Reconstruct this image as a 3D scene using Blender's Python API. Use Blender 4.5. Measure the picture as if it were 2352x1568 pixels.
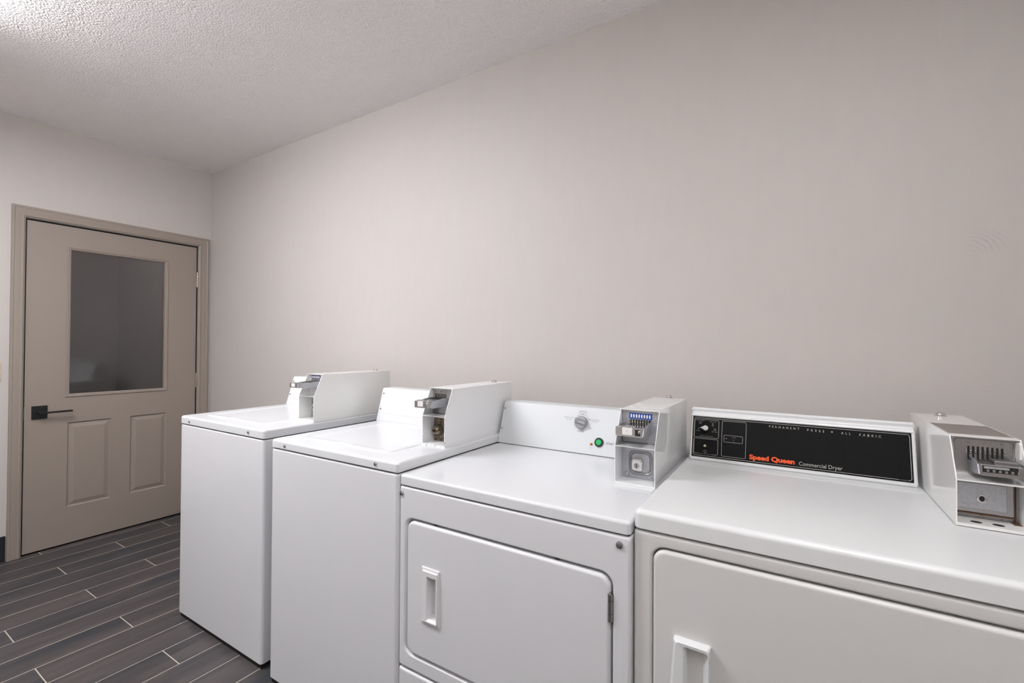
import bpy, bmesh, math, random
from mathutils import Matrix, Vector
random.seed(7)
for o in list(bpy.data.objects): bpy.data.objects.remove(o)
SC = bpy.context.scene
COL = SC.collection

# ------------------------------------------------------------------ camera
FPX, YAW, PITCH, ROLL = 1052.11, 0.5553, 0.0101, 0.0055
fw = Vector((-math.sin(YAW)*math.cos(PITCH), math.cos(YAW)*math.cos(PITCH), math.sin(PITCH)))
rt = Vector((math.cos(YAW), math.sin(YAW), 0)); up = rt.cross(fw)
ci = rt*math.cos(ROLL)+up*math.sin(ROLL); cj = up*math.cos(ROLL)-rt*math.sin(ROLL)
cam = bpy.data.objects.new('camera', bpy.data.cameras.new('camera')); COL.objects.link(cam)
cam.matrix_world = Matrix(((ci.x, cj.x, -fw.x, 3.8626), (ci.y, cj.y, -fw.y, -1.7828), (ci.z, cj.z, -fw.z, 1.2516), (0, 0, 0, 1)))
cam.data.sensor_width = 36.0; cam.data.sensor_fit = 'HORIZONTAL'
cam.data.lens = FPX/2352*36.0
cam.data.clip_start = 0.02
SC.camera = cam

# ------------------------------------------------------------------ world, view, light levels
w = bpy.data.worlds.new('world'); SC.world = w; w.use_nodes = True
w.node_tree.nodes['Background'].inputs[0].default_value = (0.5, 0.5, 0.5, 1)
w.node_tree.nodes['Background'].inputs[1].default_value = 0.0
SC.view_settings.view_transform = 'Standard'; SC.view_settings.look = 'None'
SC.view_settings.gamma = 1.0; SC.view_settings.use_curve_mapping = False
SC.view_settings.exposure = 0.27
LAMP_A = 45.0      # fluorescent fixture over the washers
FILL_B = 17.5       # unseen fill light added over the dryers, shaped as a fluorescent fixture
HALL_W = 5.4       # unseen light added to brighten the corridor behind the door (watts)

# ------------------------------------------------------------------ room numbers (metres)
RX, RY, H = 4.46, -2.45, 2.5768

# ------------------------------------------------------------------ materials
def newmat(name):
    m = bpy.data.materials.new(name); m.use_nodes = True
    nt = m.node_tree; return m, nt, nt.nodes['Principled BSDF']
def N(nt, kind, **kw):
    n = nt.nodes.new(kind)
    for k, v in kw.items(): setattr(n, k, v)
    return n
def setin(n, **kw):
    for k, v in kw.items(): n.inputs[k.replace('_', ' ')].default_value = v
def plain(name, col, rough=0.5, metal=0.0, coat=0.0, bump=0.0, scale=200.0, spec=0.5, vary=0.0):
    m, nt, b = newmat(name)
    b.inputs['Base Color'].default_value = (*col, 1); b.inputs['Roughness'].default_value = rough
    b.inputs['Metallic'].default_value = metal; b.inputs['Coat Weight'].default_value = coat
    b.inputs['Coat Roughness'].default_value = 0.06; b.inputs['Specular IOR Level'].default_value = spec
    tc = N(nt, 'ShaderNodeTexCoord'); no = N(nt, 'ShaderNodeTexNoise'); setin(no, Scale=scale, Detail=3.0)
    nt.links.new(tc.outputs['Object'], no.inputs['Vector'])
    if bump:
        bp = N(nt, 'ShaderNodeBump'); setin(bp, Strength=bump, Distance=0.002)
        nt.links.new(no.outputs['Fac'], bp.inputs['Height']); nt.links.new(bp.outputs['Normal'], b.inputs['Normal'])
    if vary:
        mx = N(nt, 'ShaderNodeMix', data_type='RGBA')
        mx.inputs['A'].default_value = (*[c*(1-vary) for c in col], 1); mx.inputs['B'].default_value = (*[min(1, c*(1+vary)) for c in col], 1)
        nt.links.new(no.outputs['Fac'], mx.inputs['Factor']); nt.links.new(mx.outputs['Result'], b.inputs['Base Color'])
    return m
def enamel(name, col, rough=0.16, chips=0.0, bump=0.03):
    m = plain(name, col, rough, bump=bump, scale=350)
    if chips:
        nt = m.node_tree; b = nt.nodes['Principled BSDF']
        tc = N(nt, 'ShaderNodeTexCoord'); n1 = N(nt, 'ShaderNodeTexNoise'); setin(n1, Scale=170.0, Detail=4.0)
        nt.links.new(tc.outputs['Object'], n1.inputs['Vector'])
        rp = N(nt, 'ShaderNodeValToRGB'); e = rp.color_ramp.elements
        e[0].position = 1-chips-0.02; e[0].color = (*col, 1); e[1].position = 1-chips; e[1].color = (0.10, 0.075, 0.06, 1)
        ge = N(nt, 'ShaderNodeNewGeometry'); sp = N(nt, 'ShaderNodeSeparateXYZ'); nt.links.new(ge.outputs['Position'], sp.inputs[0])
        def mth(op, a, bb):
            x = N(nt, 'ShaderNodeMath', operation=op)
            for k, q in enumerate((a, bb)):
                if isinstance(q, float): x.inputs[k].default_value = q
                else: nt.links.new(q, x.inputs[k])
            return x.outputs[0]
        slope = mth('MULTIPLY', mth('MAXIMUM', mth('SUBTRACT', sp.outputs['Z'], 1.0072), 0.0), -0.444)
        edge = mth('LESS_THAN', mth('ADD', mth('ADD', sp.outputs['Y'], 0.5731), slope), 0.0045)
        nt.links.new(mth('MULTIPLY', n1.outputs['Fac'], edge), rp.inputs['Fac']); nt.links.new(rp.outputs['Color'], b.inputs['Base Color'])
    return m
def wall_mat():
    m, nt, b = newmat('wall_paint'); b.inputs['Roughness'].default_value = 0.55; b.inputs['Specular IOR Level'].default_value = 0.35
    col = (0.572, 0.536, 0.508)
    tc = N(nt, 'ShaderNodeTexCoord')
    mp = N(nt, 'ShaderNodeMapping'); mp.inputs['Scale'].default_value = (30, 30, 6)
    n1 = N(nt, 'ShaderNodeTexNoise'); setin(n1, Scale=1.0, Detail=5.0)
    nt.links.new(tc.outputs['Object'], mp.inputs['Vector']); nt.links.new(mp.outputs['Vector'], n1.inputs['Vector'])
    mx = N(nt, 'ShaderNodeMix', data_type='RGBA')
    mx.inputs['A'].default_value = (*[c*0.975 for c in col], 1); mx.inputs['B'].default_value = (*[c*1.025 for c in col], 1)
    nt.links.new(n1.outputs['Fac'], mx.inputs['Factor'])
    # scuffed patch on the paint and a faint taped seam, each with a shape of its own
    def spot(cx, cz, sx, sz):
        q = N(nt, 'ShaderNodeMapping', vector_type='TEXTURE'); q.inputs['Location'].default_value = (cx, 0, cz); q.inputs['Scale'].default_value = (sx, 0.05, sz)
        nt.links.new(tc.outputs['Object'], q.inputs['Vector'])
        g = N(nt, 'ShaderNodeTexGradient', gradient_type='SPHERICAL'); nt.links.new(q.outputs['Vector'], g.inputs['Vector']); return g
    wv = N(nt, 'ShaderNodeTexWave', wave_type='RINGS', rings_direction='Y'); setin(wv, Scale=28.0, Distortion=5.0, Detail=2.0)
    wm = N(nt, 'ShaderNodeMapping'); wm.inputs['Location'].default_value = (-4.26, 0, -1.50)
    nt.links.new(tc.outputs['Object'], wm.inputs['Vector']); nt.links.new(wm.outputs['Vector'], wv.inputs['Vector'])
    s1 = spot(4.315, 1.55, 0.06, 0.045); s2 = spot(2.846, 1.83, 0.03, 0.03); s3 = spot(2.925, 2.1, 0.016, 0.40)
    def mul(a, bb):
        x = N(nt, 'ShaderNodeMath', operation='MULTIPLY'); nt.links.new(a, x.inputs[0])
        if isinstance(bb, float): x.inputs[1].default_value = bb
        else: nt.links.new(bb, x.inputs[1])
        return x.outputs[0]
    pw = N(nt, 'ShaderNodeMath', operation='POWER'); nt.links.new(wv.outputs['Fac'], pw.inputs[0]); pw.inputs[1].default_value = 4.0
    f1 = mul(mul(s1.outputs['Fac'], pw.outputs[0]), 0.22); f2 = mul(mul(s2.outputs['Fac'], n1.outputs['Fac']), 0.10); f3 = mul(mul(s3.outputs['Fac'], n1.outputs['Fac']), 0.06)
    ad = N(nt, 'ShaderNodeMath', operation='ADD'); nt.links.new(f1, ad.inputs[0]); nt.links.new(f2, ad.inputs[1])
    ad2 = N(nt, 'ShaderNodeMath', operation='ADD'); nt.links.new(ad.outputs[0], ad2.inputs[0]); nt.links.new(f3, ad2.inputs[1])
    m2 = N(nt, 'ShaderNodeMix', data_type='RGBA'); m2.inputs['B'].default_value = (0.20, 0.18, 0.17, 1)
    nt.links.new(ad2.outputs[0], m2.inputs['Factor']); nt.links.new(mx.outputs['Result'], m2.inputs['A'])
    nt.links.new(m2.outputs['Result'], b.inputs['Base Color'])
    n2 = N(nt, 'ShaderNodeTexNoise'); setin(n2, Scale=140.0, Detail=4.0); nt.links.new(tc.outputs['Object'], n2.inputs['Vector'])
    bp = N(nt, 'ShaderNodeBump'); setin(bp, Strength=0.18, Distance=0.002)
    nt.links.new(n2.outputs['Fac'], bp.inputs['Height']); nt.links.new(bp.outputs['Normal'], b.inputs['Normal'])
    return m
def ceiling_mat():
    m, nt, b = newmat('ceiling_texture'); b.inputs['Roughness'].default_value = 0.8
    b.inputs['Base Color'].default_value = (0.93, 0.90, 0.90, 1)
    tc = N(nt, 'ShaderNodeTexCoord'); n = N(nt, 'ShaderNodeTexNoise'); setin(n, Scale=150.0, Detail=2.5, Roughness=0.55)
    v = N(nt, 'ShaderNodeTexVoronoi'); setin(v, Scale=130.0)
    nt.links.new(tc.outputs['Object'], n.inputs['Vector']); nt.links.new(tc.outputs['Object'], v.inputs['Vector'])
    a = N(nt, 'ShaderNodeMath', operation='SUBTRACT'); nt.links.new(n.outputs['Fac'], a.inputs[0]); nt.links.new(v.outputs['Distance'], a.inputs[1])
    bp = N(nt, 'ShaderNodeBump'); setin(bp, Strength=0.65, Distance=0.005)
    nt.links.new(a.outputs[0], bp.inputs['Height']); nt.links.new(bp.outputs['Normal'], b.inputs['Normal'])
    return m
def plank_mat():
    m, nt, b = newmat('wood_look_tile'); b.inputs['Roughness'].default_value = 0.42
    oi = N(nt, 'ShaderNodeObjectInfo'); ge = N(nt, 'ShaderNodeNewGeometry')
    of = N(nt, 'ShaderNodeVectorMath', operation='MULTIPLY_ADD')
    cb = N(nt, 'ShaderNodeCombineXYZ')
    for i in range(3): nt.links.new(oi.outputs['Random'], cb.inputs[i])
    nt.links.new(cb.outputs[0], of.inputs[0]); of.inputs[1].default_value = (37, 53, 11); nt.links.new(ge.outputs['Position'], of.inputs[2])
    mp = N(nt, 'ShaderNodeMapping'); mp.inputs['Scale'].default_value = (17, 1.6, 1)
    nt.links.new(of.outputs[0], mp.inputs['Vector'])
    n1 = N(nt, 'ShaderNodeTexNoise'); setin(n1, Scale=1.0, Detail=4.0, Distortion=0.5); nt.links.new(mp.outputs['Vector'], n1.inputs['Vector'])
    rp = N(nt, 'ShaderNodeValToRGB'); e = rp.color_ramp.elements
    e[0].position = 0.33; e[0].color = (0.037, 0.040, 0.046, 1); e[1].position = 0.68; e[1].color = (0.094, 0.081, 0.078, 1)
    x = rp.color_ramp.elements.new(0.5); x.color = (0.064, 0.057, 0.058, 1)
    ad = N(nt, 'ShaderNodeMath', operation='MULTIPLY_ADD'); nt.links.new(oi.outputs['Random'], ad.inputs[0]); ad.inputs[1].default_value = 0.11; ad.inputs[2].default_value = -0.055
    a2 = N(nt, 'ShaderNodeMath', operation='ADD'); nt.links.new(n1.outputs['Fac'], a2.inputs[0]); nt.links.new(ad.outputs[0], a2.inputs[1])
    nt.links.new(a2.outputs[0], rp.inputs['Fac'])
    mp2 = N(nt, 'ShaderNodeMapping'); mp2.inputs['Scale'].default_value = (420, 22, 1); nt.links.new(of.outputs[0], mp2.inputs['Vector'])
    n2 = N(nt, 'ShaderNodeTexNoise'); setin(n2, Scale=1.0, Detail=3.0); nt.links.new(mp2.outputs['Vector'], n2.inputs['Vector'])
    mx = N(nt, 'ShaderNodeMix', data_type='RGBA', blend_type='MULTIPLY'); mx.inputs['Factor'].default_value = 0.55
    nt.links.new(rp.outputs['Color'], mx.inputs['A']); g = N(nt, 'ShaderNodeMapRange'); setin(g, From_Min=0.3, From_Max=0.7, To_Min=0.72, To_Max=1.2)
    nt.links.new(n2.outputs['Fac'], g.inputs['Value']); nt.links.new(g.outputs['Result'], mx.inputs['B'])
    nt.links.new(mx.outputs['Result'], b.inputs['Base Color'])
    bp = N(nt, 'ShaderNodeBump'); setin(bp, Strength=0.12, Distance=0.001); nt.links.new(n2.outputs['Fac'], bp.inputs['Height']); nt.links.new(bp.outputs['Normal'], b.inputs['Normal'])
    return m
def emit(name, col, s):
    m, nt, b = newmat(name); b.inputs['Base Color'].default_value = (0.9, 0.9, 0.9, 1)
    b.inputs['Emission Color'].default_value = (*col, 1); b.inputs['Emission Strength'].default_value = s; return m
def glass_mat():
    m, nt, b = newmat('door_glass'); b.inputs['Base Color'].default_value = (0.86, 0.87, 0.88, 1)
    b.inputs['Transmission Weight'].default_value = 1.0; b.inputs['Roughness'].default_value = 0.06; b.inputs['IOR'].default_value = 1.46
    return m
def rusty(name, col, rough, amount):
    m, nt, b = newmat(name); b.inputs['Metallic'].default_value = 0.85; b.inputs['Roughness'].default_value = rough
    tc = N(nt, 'ShaderNodeTexCoord'); n = N(nt, 'ShaderNodeTexNoise'); setin(n, Scale=90.0, Detail=6.0)
    nt.links.new(tc.outputs['Object'], n.inputs['Vector']); rp = N(nt, 'ShaderNodeValToRGB'); e = rp.color_ramp.elements
    e[0].position = 0.62-amount; e[0].color = (*col, 1); e[1].position = 0.72-amount*0.7; e[1].color = (0.16, 0.075, 0.03, 1)
    nt.links.new(n.outputs['Fac'], rp.inputs['Fac']); nt.links.new(rp.outputs['Color'], b.inputs['Base Color'])
    bp = N(nt, 'ShaderNodeBump'); setin(bp, Strength=0.3, Distance=0.001); nt.links.new(n.outputs['Fac'], bp.inputs['Height']); nt.links.new(bp.outputs['Normal'], b.inputs['Normal'])
    return m
def stripes(name, ca, cb_, axis, period):
    m, nt, b = newmat(name); b.inputs['Roughness'].default_value = 0.4
    tc = N(nt, 'ShaderNodeTexCoord'); wv = N(nt, 'ShaderNodeTexWave', bands_direction=axis); setin(wv, Scale=0.314/period, Distortion=1.0, Detail=2.0, Detail_Scale=40.0)
    nt.links.new(tc.outputs['Object'], wv.inputs['Vector']); mx = N(nt, 'ShaderNodeMix', data_type='RGBA')
    mx.inputs['A'].default_value = (*ca, 1); mx.inputs['B'].default_value = (*cb_, 1)
    nt.links.new(wv.outputs['Fac'], mx.inputs['Factor']); nt.links.new(mx.outputs['Result'], b.inputs['Base Color']); return m
M = dict(
    wall=wall_mat(), ceiling=ceiling_mat(), plank=plank_mat(),
    grout=plain('grout', (0.50, 0.46, 0.40), 0.9, vary=0.15, scale=60),
    trim=plain('trim_paint', (0.315, 0.268, 0.23), 0.42, bump=0.05, scale=160),
    door=plain('door_paint', (0.305, 0.258, 0.222), 0.45, bump=0.10, scale=260),
    base=plain('black_rubber', (0.015, 0.015, 0.017), 0.5),
    black=plain('black_metal', (0.008, 0.008, 0.009), 0.38),
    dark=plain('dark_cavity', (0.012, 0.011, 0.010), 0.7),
    ivory=plain('ivory_plastic', (0.62, 0.52, 0.38), 0.4),
    white=enamel('white_enamel', (0.725, 0.74, 0.76), 0.2),
    whitef=enamel('white_enamel_panel', (0.72, 0.725, 0.75), 0.30),
    matte=enamel('white_console_paint', (0.645, 0.67, 0.685), 0.5),
    silver=plain('silver_plastic', (0.62, 0.61, 0.59), 0.42, metal=0.2),
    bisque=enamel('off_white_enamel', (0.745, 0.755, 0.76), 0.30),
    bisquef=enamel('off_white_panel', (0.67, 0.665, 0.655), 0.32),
    cream=enamel('cream_white_paint', (0.83, 0.825, 0.81), 0.12, bump=0.0),
    boxw=enamel('box_paint', (0.80, 0.81, 0.82), 0.06, bump=0.0),
    chipped=enamel('chipped_box_paint', (0.81, 0.815, 0.825), 0.22, chips=0.365),
    plastic=plain('white_plastic', (0.78, 0.78, 0.79), 0.3),
    chrome=plain('chrome', (0.72, 0.71, 0.70), 0.09, metal=1.0),
    steel=plain('brushed_steel', (0.42, 0.41, 0.41), 0.34, metal=1.0, bump=0.05, scale=400, vary=0.15),
    zinc=plain('galvanised_zinc', (0.50, 0.51, 0.54), 0.45, metal=0.8, bump=0.15, scale=260, vary=0.25),
    rust=rusty('corroded_metal', (0.26, 0.235, 0.19), 0.32, 0.14),
    rusty=rusty('rust_edged_steel', (0.40, 0.40, 0.41), 0.38, 0.0),
    brownrust=plain('brown_rust', (0.13, 0.065, 0.03), 0.9, bump=0.4, scale=300, vary=0.5),
    screw=plain('screw_metal', (0.46, 0.46, 0.47), 0.25, metal=1.0),
    brass=plain('worn_brass', (0.52, 0.47, 0.36), 0.35, metal=0.9),
    blue=plain('blue_label', (0.010, 0.075, 0.36), 0.35),
    navy=plain('navy_label', (0.045, 0.055, 0.20), 0.35),
    green=plain('green_lens', (0.01, 0.42, 0.12), 0.22),
    amber=plain('amber_lens', (0.42, 0.13, 0.015), 0.25),
    knob=plain('grey_plastic', (0.30, 0.30, 0.32), 0.35, metal=0.3),
    paper=plain('white_paper', (0.78, 0.76, 0.75), 0.5),
    ink=plain('grey_ink', (0.10, 0.10, 0.11), 0.6), inkl=plain('light_grey_ink', (0.33, 0.33, 0.35), 0.6),
    label=plain('black_panel', (0.0035, 0.0035, 0.0035), 0.6, bump=0.2, scale=900, spec=0.18),
    print=plain('silver_print', (0.46, 0.45, 0.42), 0.5), printd=plain('dim_silver_print', (0.22, 0.21, 0.20), 0.5),
    orange=plain('orange_red_print', (0.85, 0.09, 0.015), 0.5),
    strip=stripes('fine_print_decal', (0.15, 0.125, 0.11), (0.30, 0.265, 0.24), 'Y', 0.0075),
    pale=stripes('faint_print_decal', (0.70, 0.675, 0.68), (0.74, 0.735, 0.75), 'Y', 0.011),
    lens=emit('fluorescent_lens', (0.965, 0.965, 1.0), LAMP_A), lens_fill=emit('fill_lens', (0.965, 0.965, 0.985), FILL_B),
    glass=glass_mat(), hall=plain('corridor_paint', (0.42, 0.40, 0.40), 0.7),
)

# ------------------------------------------------------------------ object helpers
def root_loc(p):
    v = Vector((0, 0, 0))
    while p is not None: v += p.location; p = p.parent
    return v
def link(name, bm, mat, parent=None, smooth=35, origin=None):
    """bm is in world coordinates; becomes one mesh object below parent"""
    me = bpy.data.meshes.new(name)
    bmesh.ops.recalc_face_normals(bm, faces=bm.faces)
    off = root_loc(parent) if parent is not None else Vector(origin or (0, 0, 0))
    bmesh.ops.translate(bm, verts=bm.verts, vec=-off)
    bm.to_mesh(me); bm.free()
    if smooth:
        me.shade_smooth(); me.set_sharp_from_angle(angle=math.radians(smooth))
    me.materials.append(M[mat] if isinstance(mat, str) else mat)
    o = bpy.data.objects.new(name, me); COL.objects.link(o)
    if smooth and smooth < 90 and len(me.polygons) > 30:
        wn = o.modifiers.new('weighted_normals', 'WEIGHTED_NORMAL'); wn.mode = 'FACE_AREA'; wn.keep_sharp = True; wn.weight = 60
    if parent is not None: o.parent = parent
    else: o.location = off
    return o
def thing(name, label, cat, loc, group=None, kind=None):
    o = bpy.data.objects.new(name, None); COL.objects.link(o); o.location = loc
    o.empty_display_size = 0.1
    o['label'] = label; o['category'] = cat
    if group: o['group'] = group
    if kind: o['kind'] = kind
    return o
def tag(o, label=None, cat=None, group=None, kind=None):
    for k, v in (('label', label), ('category', cat), ('group', group), ('kind', kind)):
        if v: o[k] = v
    return o
NEW = bmesh.new
def box(bm, x0, x1, y0, y1, z0, z1, bev=0.0, seg=2):
    g = bmesh.ops.create_cube(bm, size=1.0)['verts']
    for v in g:
        v.co = Vector(((x0+x1)/2+v.co.x*(x1-x0), (y0+y1)/2+v.co.y*(y1-y0), (z0+z1)/2+v.co.z*(z1-z0)))
    if bev:
        es = {e for v in g for e in v.link_edges}
        bmesh.ops.bevel(bm, geom=list(es), offset=bev, segments=seg, affect='EDGES', profile=0.5)
    return bm
def onebox(*a, **k): return box(NEW(), *a, **k)
def loft(bm, loops, cap0=False, cap1=False, closed=True):
    vs = [[bm.verts.new(p) for p in lp] for lp in loops]
    n = len(loops[0])
    for a, b in zip(vs, vs[1:]):
        for i in range(n if closed else n-1):
            j = (i+1) % n
            bm.faces.new((a[i], a[j], b[j], b[i]))
    if cap0: bm.faces.new(vs[0])
    if cap1: bm.faces.new(vs[-1])
    return bm
class Frame:
    def __init__(s, o, ex, ey, ez): s.o, s.x, s.y, s.z = Vector(o), Vector(ex).normalized(), Vector(ey).normalized(), Vector(ez).normalized()
    def __call__(s, x, y, z=0.0): return s.o+s.x*x+s.y*y+s.z*z
FRONT = lambda y: Frame((0, y, 0), (1, 0, 0), (0, 0, 1), (0, -1, 0))     # local x = world x, local y = world z, out = -y
TOP = lambda z: Frame((0, 0, z), (1, 0, 0), (0, 1, 0), (0, 0, 1))
LEFTW = lambda x: Frame((x, 0, 0), (0, 1, 0), (0, 0, 1), (1, 0, 0))        # on the left wall: local x = world y, local y = world z
def rrect(F, x0, x1, y0, y1, r, z, n=5):
    r = max(min(r, (x1-x0)/2-1e-5, (y1-y0)/2-1e-5), 1e-5); out = []
    for cx, cy, a0 in ((x1-r, y1-r, 0), (x0+r, y1-r, 90), (x0+r, y0+r, 180), (x1-r, y0+r, 270)):
        for i in range(n+1):
            a = math.radians(a0+90*i/n); out.append(F(cx+r*math.cos(a), cy+r*math.sin(a), z))
    return out
def circ(F, cx, cy, r, z, n=24, sy=1.0):
    return [F(cx+r*math.cos(2*math.pi*i/n), cy+r*sy*math.sin(2*math.pi*i/n), z) for i in range(n)]
def lathe(F, cx, cy, prof, n=24, sy=1.0):
    """prof: list of (radius, height out of the frame); closed with caps"""
    return loft(NEW(), [circ(F, cx, cy, r, z, n, sy) for r, z in prof], True, True)
def pillow(F, x0, x1, y0, y1, r, depth, edge, z=0.0, n=6, seg=4):
    """rounded slab standing `depth` out of the frame with a rolled edge"""
    lp = [rrect(F, x0, x1, y0, y1, r, z, n), rrect(F, x0, x1, y0, y1, r, z+depth-edge, n)]
    for i in range(1, seg+1):
        a = math.pi/2*i/seg; ins = edge*(1-math.cos(a)); lp.append(rrect(F, x0+ins, x1-ins, y0+ins, y1-ins, r-ins*0.6, z+depth-edge+edge*math.sin(a), n))
    return loft(NEW(), lp, True, True)
def prism(bm, poly, x0, x1):
    """poly in (y,z), extruded along x"""
    return loft(bm, [[Vector((x0, y, z)) for y, z in poly], [Vector((x1, y, z)) for y, z in poly]], True, True)
def holed(bm, F, xs, ys, z0, z1, hole):
    """slab on a grid with some cells left out; hole(i,j) -> True for an empty cell"""
    nx, ny = len(xs)-1, len(ys)-1
    V = {}
    def v(i, j, k):
        key = (i, j, k)
        if key not in V: V[key] = bm.verts.new(F(xs[i], ys[j], (z0, z1)[k]))
        return V[key]
    sol = lambda i, j: 0 <= i < nx and 0 <= j < ny and not hole(i, j)
    for i in range(nx):
        for j in range(ny):
            if not sol(i, j): continue
            for k in (0, 1): bm.faces.new((v(i, j, k), v(i+1, j, k), v(i+1, j+1, k), v(i, j+1, k)))
            for (a, b, di, dj) in (((i, j), (i+1, j), 0, -1), ((i+1, j), (i+1, j+1), 1, 0), ((i+1, j+1), (i, j+1), 0, 1), ((i, j+1), (i, j), -1, 0)):
                if not sol(i+di, j+dj): bm.faces.new((v(*a, 0), v(*b, 0), v(*b, 1), v(*a, 1)))
    return bm
def ring(F, x0, x1, y0, y1, prof, r=0.0, n=1):
    """moulding round a rectangle; prof = closed list of (inset from the outer edge, height)"""
    lp = [rrect(F, x0+i, x1-i, y0+i, y1-i, max(r-i, 1e-5), z, n) for i, z in prof]
    return loft(NEW(), lp+[lp[0]])
def screw(F, x, y, r=0.006, parent=None, z=0.0, mat='screw', name='screw'):
    bm = lathe(F, x, y, [(r, z-0.001), (r, z+r*0.25), (r*0.8, z+r*0.55), (r*0.35, z+r*0.62), (r*0.3, z+r*0.3), (0.0004, z+r*0.3)], 14)
    return link(name, bm, mat, parent)
def text(F, s, x0, x1, yb, h, mat, parent, z=0.0006, bold=0.0, space=1.0, name='lettering'):
    cu = bpy.data.curves.new('t', 'FONT'); cu.body = s; cu.size = 1.0; cu.space_character = space; cu.offset = bold; cu.fill_mode = 'FRONT'; cu.resolution_u = 3
    ob = bpy.data.objects.new('t', cu); COL.objects.link(ob)
    dg = bpy.context.evaluated_depsgraph_get(); me = bpy.data.meshes.new_from_object(ob.evaluated_get(dg))
    bpy.data.objects.remove(ob); bpy.data.curves.remove(cu)
    bm = NEW(); bm.from_mesh(me); bpy.data.meshes.remove(me)
    a = [v.co.x for v in bm.verts]; lo, hi = min(a), max(a); cap = 0.70
    for v in bm.verts: v.co = F(x0+(v.co.x-lo)/(hi-lo)*(x1-x0), yb+v.co.y/cap*h, z)
    return link(name, bm, mat, parent, smooth=0)
def outline(bm, F, x0, x1, y0, y1, r, t, z=0.0005):
    return loft(bm, [rrect(F, x0, x1, y0, y1, r, z, 5), rrect(F, x0+t, x1-t, y0+t, y1-t, max(r-t, 1e-4), z, 5)])

# ================================================================== STRUCTURE
# floor: grout bed with wood-look tile planks 6 x 36 in, laid in thirds
fl = link('floor', onebox(0, RX, RY, 0, -0.06, -0.0007), 'grout', smooth=0); tag(fl, 'dark grey wood-look plank tile floor with pale grout', 'floor', kind='structure')
PW, PL, G = 0.146, 0.9105, 0.0032
mesh_cache = {}
row = -1
while True:
    xa, xb = 0.055+PW*row, 0.055+PW*(row+1)
    if xa > RX: break
    xa2, xb2 = max(xa, -0.003), min(xb, RX)
    if xb2-xa2 > 0.01:
        y = -0.327-0.3015*(row % 3)+2*PL
        while y > RY:
            ya, yb = y-PL, y
            a, b = max(ya, RY), min(yb, 0.0)
            if b-a > 0.02:
                key = (round(xb2-xa2, 4), round(b-a, 4))
                if key not in mesh_cache:
                    hx, hy = key[0]/2-G/2, key[1]/2-G/2
                    bm = NEW(); FT = TOP(0)
                    loft(bm, [rrect(FT, -hx, hx, -hy, hy, 1e-5, -0.012, 1), rrect(FT, -hx, hx, -hy, hy, 1e-5, -0.0008, 1), rrect(FT, -hx+0.0008, hx-0.0008, -hy+0.0008, hy-0.0008, 1e-5, 0.0, 1)], True, True)
                    o = link('plank', bm, 'plank', smooth=0); mesh_cache[key] = o.data
                else:
                    o = bpy.data.objects.new('plank', mesh_cache[key]); COL.objects.link(o)
                o.parent = fl; o.location = ((xa2+xb2)/2, (a+b)/2, 0)
            y -= PL
    row += 1

T = 0.12
cl = tag(link('ceiling', onebox(-0.0, RX, RY, 0, H, H+0.1), 'ceiling', smooth=0), 'pale grey popcorn textured ceiling', 'ceiling', kind='structure')
tag(link('wall_back', onebox(-T, RX+T, 0, T, -0.06, H+0.1), 'wall', smooth=0), 'warm grey painted wall behind the machines', 'wall', kind='structure')
tag(link('wall_right', onebox(RX, RX+T, RY, 0, -0.06, H+0.1), 'wall', smooth=0), 'warm grey painted wall at the end past the dryers', 'wall', kind='structure')
tag(link('wall_front', onebox(-T, RX+T, RY-T, RY, -0.06, H+0.1), 'wall', smooth=0), 'warm grey painted wall facing the machines', 'wall', kind='structure')
DY0, DY1, DZ = -1.0065, -0.0905, 1.9935          # door opening
lw = holed(NEW(), LEFTW(0), [RY, DY0, DY1, 0.0], [-0.06, DZ, H+0.1], -T, 0.0, lambda i, j: i == 1 and j == 0)
tag(link('wall_left', lw, 'wall', smooth=0), 'warm grey painted wall with the door in it', 'wall', kind='structure')
for nm, a in (('baseboard_left', (0, 0.008, RY, -1.069, 0, 0.146)), ('baseboard_back', (0, RX, -0.008, 0, 0, 0.146)), ('baseboard_right', (RX-0.008, RX, RY+0.01, -0.01, 0, 0.146)), ('baseboard_front', (0.01, RX-0.01, RY, RY+0.008, 0, 0.146))):
    tag(link(nm, onebox(*a, bev=0.002), 'base'), 'black rubber baseboard strip along the wall', 'baseboard', kind='structure')

tag(link('trim_2', onebox(-T, -0.002, DY0, DY1, -0.06, -0.0004), 'base', smooth=0), 'dark threshold strip under the door', 'trim', kind='structure')
# corridor on the far side of the glazed door
tag(link('wall_corridor_far', onebox(-2.12, -2.0, -2.6, 0.06, 0, 2.5), 'hall', smooth=0), 'dim corridor end wall seen through the door glass', 'wall', kind='structure')
tag(link('wall_corridor_side', onebox(-2.12, -T, 0.06, 0.14, 0, 2.5), 'hall', smooth=0), 'dim corridor side wall seen through the door glass', 'wall', kind='structure')
tag(link('wall_corridor_near', onebox(-2.12, -T, -2.68, -2.6, 0, 2.5), 'hall', smooth=0), 'dim corridor wall on the near side', 'wall', kind='structure')
tag(link('floor_corridor', onebox(-2.12, -T, -2.6, 0.06, -0.06, -0.001), 'plank', smooth=0), 'dark corridor floor beyond the door', 'floor', kind='structure')
tag(link('ceiling_corridor', onebox(-2.12, -T, -2.68, 0.14, 2.5, 2.58), 'hall', smooth=0), 'corridor ceiling beyond the door', 'ceiling', kind='structure')
hl = bpy.data.lights.new('corridor_fill', 'POINT'); hl.energy = HALL_W; hl.color = (1.0, 0.90, 0.86); hl.shadow_soft_size = 0.10  # added point light, no lamp seen there; lifts the corridor behind the glass
ho = bpy.data.objects.new('corridor_fill', hl); COL.objects.link(ho); ho.location = (-0.85, -0.95, 2.2)

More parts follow.
